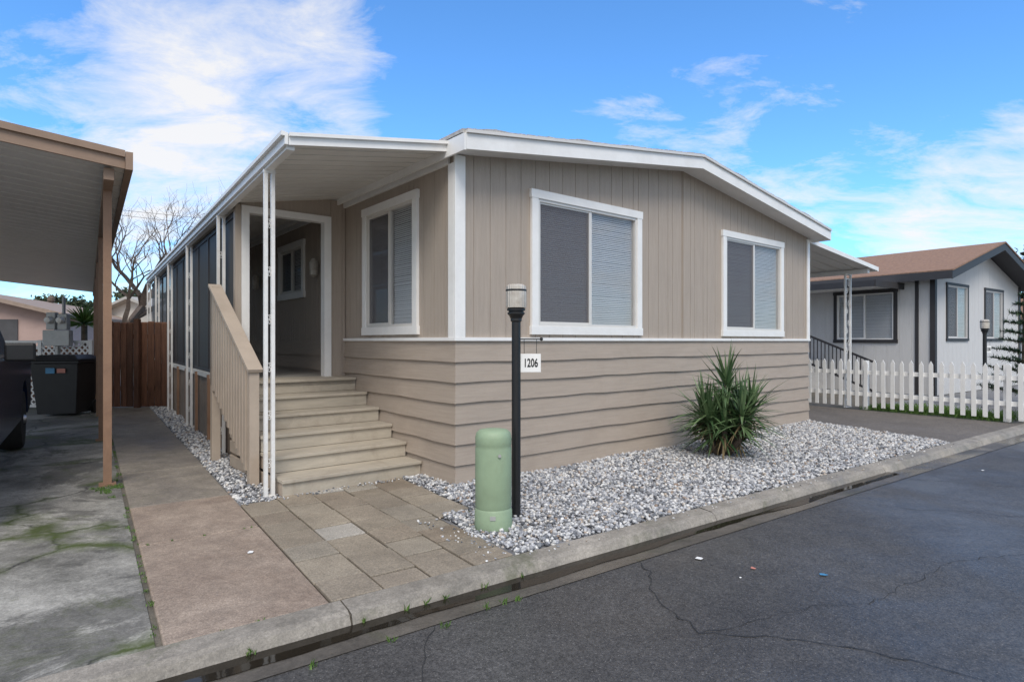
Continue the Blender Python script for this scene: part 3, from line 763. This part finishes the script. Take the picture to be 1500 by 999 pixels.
# ---------------------------------------------------------------- fences left rear
mb=MB(); x=-8.65
while x<-7.0:
    w=random.uniform(.125,.145); h=1.80+random.uniform(-.02,.03); y=12.45+(x+8.6)*.1+random.uniform(-.006,.006)
    mb.hexa([(x,y,0.02),(x+w-.006,y,.02),(x+w-.006,y+.02,.02),(x,y+.02,.02),(x,y,h-.03),(x+w-.006,y,h-.03),(x+w-.006,y+.02,h),(x,y+.02,h)]); x+=w
mb.box(-8.65,-7.0,12.64,12.69,.35,.44); mb.box(-8.65,-7.0,12.64,12.69,1.45,1.54)
mb.box(-7.9,-7.8,12.4,12.49,0,1.86)
mb.build('wooden_fence','fence',None,None)
mb=MB(); X0,X1,Z0,Z1,Y=-10.9,-8.75,.08,1.36,12.3
for sgn in (1,-1):
    k=X0-2
    while k<X1+2:
        za_,zb_=Z0,Z1; xa=k; xb=k+sgn*(Z1-Z0)
        if sgn>0:
            if xa<X0: za_=Z0+(X0-xa); xa=X0
            if xb>X1: zb_=Z0+(X1-k); xb=X1
        else:
            if xa>X1: za_=Z0+(xa-X1); xa=X1
            if xb<X0: zb_=Z0+(k-X0); xb=X0
        if zb_-za_>.03: mb.beam((xa,Y+.006*sgn,za_),(xb,Y+.006*sgn,zb_),.008,.032)
        k+=.125
mb.box(X0,X1,Y-.02,Y+.02,Z1,Z1+.05); mb.box(X0,X1,Y-.02,Y+.02,.03,Z0)
for x in (X0-.06,-9.8,X1): mb.box(x,x+.07,Y-.03,Y+.03,0,1.42)
mb.build('lattice_fence','white',None,None)
mb=MB(); mb.box(-14.5,-9.9,14.5,14.6,0,1.25); mb.build('rear_fence','fence',None,None)
root=empty('utility_meters',Matrix.Translation((-9.25,12.05,0)))
mb=MB(); mb.box(-.28,.26,0,.12,1.30,1.62); mb.box(-.05,.02,.02,.1,0,1.3); mb.box(-.2,-.02,-.01,.1,1.63,1.98); mb.box(.03,.22,-.01,.1,1.63,1.95); mb.box(.1,.14,.02,.08,1.95,2.3)
mb.build('meter_boxes','galv',root,bevel=.01)
mb=MB()
for x in (-.11,.125): mb.lathe([(.07,0),(.075,-.03),(.06,-.09),(.02,-.1)],(x,-.01,1.82),20,axis='Y')
mb.build('meter_dials','alum',root,smooth=True)
root=empty('wheelie_bin',Matrix.Translation((-8.52,11.35,0))@Matrix.Rotation(R(8),4,'Z'))
mb=MB(); 
def tap(z0,z1,w0,w1,d0,d1): mb.hexa([(-w0,-d0,z0),(w0,-d0,z0),(w0,d0,z0),(-w0,d0,z0),(-w1,-d1,z1),(w1,-d1,z1),(w1,d1,z1),(-w1,d1,z1)])
tap(.04,.98,.33,.41,.30,.38); tap(.985,1.03,.43,.43,.40,.40); mb.sbox(-.43,.43,-.41,.42,1.035,1.035,1.06,1.06); tap(1.062,1.14,.42,.30,.40,.28)
mb.box(-.34,.34,.42,.46,1.0,1.04); mb.box(-.44,-.40,-.2,.3,.6,.8)
mb.build('body','bin',root,bevel=.015)
mb=MB(); mb.lathe([(.13,-.03),(.13,.03)],(-.36,.28,.13),20,axis='X'); mb.lathe([(.13,-.03),(.13,.03)],(.36,.28,.13),20,axis='X'); mb.build('wheels','tire',root)
mb=MB(); mb.box(-.13,.02,-.397,-.385,.80,.90); mb.build('label','bluep',root); mb=MB(); mb.box(.06,.2,-.397,-.385,.81,.89); mb.build('sticker','red',root)

# ---------------------------------------------------------------- pickup truck
tk=empty('pickup_truck',SM@Matrix.Translation((-2.66,3.83,0)))
def arc(cy,r,z0,n=9): return [(cy-r*math.cos(math.pi*k/(n-1)),z0+r*math.sin(math.pi*k/(n-1))) for k in range(n)]
prof=[(-1.25,.42)]+arc(-.1,.47,.42)+arc(3.1,.47,.42)+[(4.1,.50),(4.12,1.30),(4.05,1.36),(2.05,1.36),(1.95,1.2),(.25,1.2),(-.9,1.12),(-1.22,1.0)]
mb=MB(); hw=.93
L_=[(-hw,y,z) for y,z in prof]; Rr=[(hw,y,z) for y,z in prof]
mb.poly(L_); mb.poly(Rr[::-1])
for i in range(len(prof)):
    j=(i+1)%len(prof); mb.poly([L_[i],L_[j],Rr[j],Rr[i]])
mb.build('body','blue',tk,bevel=.03)
mb=MB(); a,b=.9,.70
mb.hexa([(-a,.25,1.19),(a,.25,1.19),(a,2.0,1.19),(-a,2.0,1.19),(-b,.85,1.80),(b,.85,1.80),(b,1.85,1.80),(-b,1.85,1.80)]); mb.build('cab','blue',tk,bevel=.04)
mb=MB()
for s in (-1,1): mb.poly([(s*.885,.50,1.26),(s*.885,1.85,1.26),(s*.735,1.75,1.74),(s*.735,.92,1.74)])
mb.poly([(-.8,.33,1.25),(.8,.33,1.25),(.66,.80,1.76),(-.66,.80,1.76)])
mb.build('cab_windows','dark',tk)
mb=MB()
for y in (-.1,3.1):
    for s in (-1,1):
        mb.lathe([(.2,-.12),(.36,-.12),(.38,-.09),(.38,.09),(.36,.12),(.2,.12)],(s*.80,y,.38),28,0,axis='X'); mb.lathe([(.21,-.02),(.2,.0),(.06,.02),(.05,.05)] if s>0 else [(.05,-.05),(.06,-.02),(.2,0),(.21,.02)],(s*.9,y,.38),20,1,axis='X')
mb.build('wheels',['tire','chrome'],tk,smooth=True)
mb=MB(); mb.box(-.9,.9,-1.38,-1.26,.42,.62,0); mb.box(-.9,.9,4.13,4.28,.45,.62,0); 
for s in (-1,1): mb.box(s*1.06-.12,s*1.06+.12,.62,.72,1.20,1.38,1)
mb.build('bumpers_mirrors',['chrome','black'],tk,bevel=.02)
mb=MB()
for s in (-1,1): mb.box(s*.8-.1,s*.8+.1,4.115,4.135,.85,1.2)
mb.build('tail_lamps','red',tk)

# ---------------------------------------------------------------- background houses
def bhouse(name,x,y,rot,w,d,h,pk,wm,rm):
    e=empty(name,Matrix.Translation((x,y,0))@Matrix.Rotation(R(rot),4,'Z')); mb=MB()
    mb.box(-w/2,w/2,0,d,0,h,0)
    mb.poly([(-w/2,-.001,h),(w/2,-.001,h),(0,-.001,h+pk)],0)
    mb.build('walls',wm,e)
    mb=MB(); mb.sbox(-w/2-.4,0,-.5,d+.4,h-.05-.4*pk/(w/2),h+pk,h+.1-.4*pk/(w/2),h+pk+.15); mb.sbox(0,w/2+.4,-.5,d+.4,h+pk,h-.05-.4*pk/(w/2),h+pk+.15,h+.1-.4*pk/(w/2)); mb.build('roof',rm,e)
    mb=MB(); mb.box(-w*.3,-w*.1,-.04,-.003,1.1,2.2); mb.box(w*.1,w*.3,-.04,-.003,1.1,2.2); mb.build('windows','dark',e)
bhouse('pink_house',-19.9,21.5,20,5.5,12,2.45,.7,'pink','roofbr')
bhouse('white_house',-21.0,33,-20,7,12,2.7,1.0,'offw','rooflt')
bhouse('grey_house',-30,36,15,8,12,2.6,.8,'greywall','rooflt')
bhouse('tan_house',36,36,20,8,14,2.9,1.2,'offw','brownsh')

# ---------------------------------------------------------------- trees
def branchtree(name,x,y,h,seed,mk='barkg',leaves=0,spread=.5,lv=5,lm='leaf',lsz=.12,tr=.018):
    rnd=random.Random(seed); e=empty(name,Matrix.Translation((x,y,0))); mb=MB(); tips=[]
    def grow(p,d,L,r,lev):
        n=4; pts=[p]; rr=[r]
        for k in range(n):
            d=(d+Vector((rnd.gauss(0,.14),rnd.gauss(0,.14),rnd.gauss(0.02,.06)))).normalized(); p=p+d*L/n; pts.append(p); rr.append(r*(1-.4*(k+1)/n))
        mb.tube(pts,rr,5 if lev<3 else 3)
        if lev<=2: tips.append(p)
        if lev==0: return
        for k in range(rnd.choice([2,3,3]) if lev<lv else 5):
            q=pts[rnd.choice([2,3,4,4])]; a=rnd.uniform(0,6.28)
            nd=(d*.75+Vector((math.cos(a),math.sin(a),rnd.uniform(-.1,.5)))*spread).normalized()
            grow(q,nd,L*rnd.uniform(.62,.85),rr[-1]*.8,lev-1)
    grow(Vector((0,0,0)),Vector((0,0,1)),h*.3,h*tr,lv)
    mb.build('trunk_and_limbs',mk,e,recalc=False)
    if leaves:
        lb=MB()
        for _ in range(leaves):
            c=rnd.choice(tips); p=c+Vector((rnd.gauss(0,.28),rnd.gauss(0,.28),rnd.gauss(0,.22)))*(h/8)
            a=Vector((rnd.gauss(0,1),rnd.gauss(0,1),rnd.gauss(0,1))).normalized(); b=a.cross(Vector((rnd.gauss(0,1),rnd.gauss(0,1),rnd.gauss(0,1)))).normalized(); s=lsz*rnd.uniform(.6,1.3)
            lb.poly([p-a*s,p-b*s*.5,p+a*s,p+b*s*.5])
        lb.build('leaves',lm,e,recalc=False)
    return e
branchtree('bare_tree',-19.9,30,11.5,3,lv=6,spread=.55,tr=.03)
branchtree('leafy_tree',-27,43,6.2,11,'bark',7000,.7,4,lsz=.17)
branchtree('leafy_tree',-33,44,6.5,12,'bark',7000,.7,4,lsz=.17)
branchtree('leafy_tree',-38,42,6.0,14,'bark',6000,.7,4,lsz=.17)
branchtree('leafy_tree',-31,52,7.0,15,'bark',6000,.7,4,lsz=.2)
branchtree('leafy_tree',38,42,10,16,'bark',7000,.7,4,lsz=.2)
def conifer(name,x,y,h,r0):
    rnd=random.Random(4); e=empty(name,Matrix.Translation((x,y,0))); mb=MB(); nb=MB()
    mb.tube([(0,0,0),(0,0,h*.5),(0,0,h)],[.05,.03,.008],7)
    z=.25
    while z<h:
        nbr=8; L=r0*(1-z/h)**.8+.05
        for k in range(nbr):
            a=k*6.283/nbr+rnd.uniform(-.3,.3)+z*3; d=Vector((math.cos(a),math.sin(a),.18)); p0=Vector((0,0,z)); p1=p0+d*L
            mb.tube([p0,p1],[.01,.003],4)
            for _ in range(int(150*L)+14):
                t=rnd.uniform(.1,1); p=p0.lerp(p1,t); dd=(d*.6+Vector((rnd.gauss(0,.6),rnd.gauss(0,.6),rnd.gauss(0.1,.4)))).normalized(); s=dd.cross(Vector((0,0,1))).normalized()*.012; l=rnd.uniform(.07,.14)
                nb.poly([p-s,p+s,p+dd*l])
        z+=h/11*rnd.uniform(.8,1.1)
    mb.build('trunk','bark',e); nb.build('needles','pine',e,recalc=False)
conifer('young_pine_tree',11.2,13.0,2.4,.85)
e=empty('spiky_shrub',Matrix.Translation((-12.6,17.5,0))); mb=MB(); mb.tube([(0,0,0),(0,0,1.9)],.08,8); mb.build('stem','bark',e); mb=MB()
for k in range(110):
    a=random.uniform(0,6.28); el=random.uniform(-.1,1.4); d=Vector((math.cos(a)*math.cos(el),math.sin(a)*math.cos(el),math.sin(el))); s=d.cross(Vector((0,0,1))).normalized()*.02; p=Vector((0,0,1.9))
    mb.poly([p-s,p+s,p+d*.4+s,p+d*.7-Vector((0,0,.08)),p+d*.4-s])
mb.build('leaves','grass',e,recalc=False)
e=empty('utility_pole',Matrix.Translation((-22.5,29,0))); mb=MB(); mb.tube([(0,0,0),(0,0,3.3)],[.12,.09],10); mb.lathe([(.1,3.3),(.16,3.35),(.16,3.5),(.05,3.6)],n=10); mb.build('pole','barkg',e)
e=empty('utility_pole',Matrix.Translation((-44,40,0))); mb=MB(); mb.tube([(0,0,0),(0,0,13)],[.16,.1],10); mb.box(-1,1,-.06,.06,12.2,12.35); mb.build('pole','barkg',e)
def wire(a,b,sag):
    a=Vector(a);b=Vector(b); pts=[a.lerp(b,k/20)-Vector((0,0,sag*4*(k/20)*(1-k/20))) for k in range(21)]; mb.tube(pts,.012,4)
mb=MB(); wire((-44,40,12.4),(14,48,9.2),1.0); wire((-44.5,40,12.4),(14,48,8.6),1.2); mb.build('power_line','cable',None,None)

# ---------------------------------------------------------------- light & sky
sd=Vector((.06,-1,1.15)).normalized()
sl=bpy.data.lights.new('sun','SUN'); sl.energy=2.35; sl.angle=R(26); sl.color=(1,.95,.88)
so=bpy.data.objects.new('sun',sl); sc.collection.objects.link(so); so.rotation_euler=sd.to_track_quat('Z','Y').to_euler()
w=bpy.data.worlds.new('World'); sc.world=w; w.use_nodes=True; nt=w.node_tree; nt.nodes.clear()
out=nn(nt,'ShaderNodeOutputWorld'); bg=nn(nt,'ShaderNodeBackground'); bg.inputs['Strength'].default_value=.15
sky=nn(nt,'ShaderNodeTexSky'); sky.sky_type='NISHITA'; sky.sun_disc=False; sky.sun_elevation=math.asin(sd.z); sky.sun_rotation=math.atan2(sd.x,sd.y)
sky.air_density=1.0; sky.dust_density=.3; sky.ozone_density=3.0
tc=nn(nt,'ShaderNodeTexCoord'); D=tc.outputs['Generated']
tint=mix(nt,1.0,sky.outputs['Color'],(.82,1.36,1.78),'MULTIPLY')
sx=nn(nt,'ShaderNodeSeparateXYZ'); nt.links.new(D,sx.inputs[0])
ma=nn(nt,'ShaderNodeMath',operation='ADD'); nt.links.new(sx.outputs['Z'],ma.inputs[0]); ma.inputs[1].default_value=.22
mm=nn(nt,'ShaderNodeMath',operation='MAXIMUM'); nt.links.new(ma.outputs[0],mm.inputs[0]); mm.inputs[1].default_value=.1
dv=nn(nt,'ShaderNodeVectorMath',operation='DIVIDE'); nt.links.new(D,dv.inputs[0]); cb=nn(nt,'ShaderNodeCombineXYZ')
for k in range(3): nt.links.new(mm.outputs[0],cb.inputs[k])
nt.links.new(cb.outputs[0],dv.inputs[1])
mp=nn(nt,'ShaderNodeMapping'); mp.inputs['Rotation'].default_value=(0,0,R(-30)); mp.inputs['Scale'].default_value=(1.3,2.0,1); nt.links.new(dv.outputs[0],mp.inputs['Vector'])
n1=noise(nt,mp.outputs[0],2.3,9,.66,.4)
def lobed(d,inner,outer,amt):
    d=Vector(d).normalized()
    dp=nn(nt,'ShaderNodeVectorMath',operation='DOT_PRODUCT'); nt.links.new(D,dp.inputs[0]); dp.inputs[1].default_value=d
    mr=nn(nt,'ShaderNodeMapRange',interpolation_type='SMOOTHSTEP'); mr.inputs['From Min'].default_value=math.cos(R(outer)); mr.inputs['From Max'].default_value=math.cos(R(inner)); mr.inputs['To Max'].default_value=amt
    nt.links.new(dp.outputs['Value'],mr.inputs['Value']); return mr.outputs['Result']
def lobe(u,v,i,o,a): return lobed(((u-750)/870,1,(500-v)/870),i,o,a)
acc=n1
LB=[lobe(*L) for L in ((100,150,3,19,.08),(400,140,2,13,.11),(230,260,1,13,.09),(420,10,1,6,.12),(1150,235,1,9,.18),(1440,310,1,10,.17),(1290,270,1,7,.08),(1000,165,1,8,.12),(880,200,1,5,.1),(740,60,5,18,-.12),(1200,60,5,18,-.18),(640,160,1,8,-.06),(30,30,1,9,-.08))]
LB.append(lobed((0,-1,.55),40,88,.30)); LB.append(lobed((0,-.2,1),10,38,.2))  # unseen clouds behind camera and overhead, added as neutral fill against blue skylight
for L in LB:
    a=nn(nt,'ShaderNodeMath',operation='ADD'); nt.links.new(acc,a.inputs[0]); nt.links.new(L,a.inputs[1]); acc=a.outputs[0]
cf=ramp(nt,acc,[(.48,0.0),(.60,.38),(.82,.92)])
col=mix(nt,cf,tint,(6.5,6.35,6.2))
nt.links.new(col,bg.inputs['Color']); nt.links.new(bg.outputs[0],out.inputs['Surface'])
sc.view_settings.view_transform='Standard'; sc.view_settings.look='None'; sc.view_settings.exposure=0
cd=bpy.data.cameras.new('camera'); cd.sensor_width=36; cd.lens=36*870/1500; cd.clip_end=2000; cd.clip_start=.05
co=bpy.data.objects.new('camera',cd); sc.collection.objects.link(co); co.location=(0,0,1.4); co.rotation_euler=(R(90),0,0); sc.camera=co
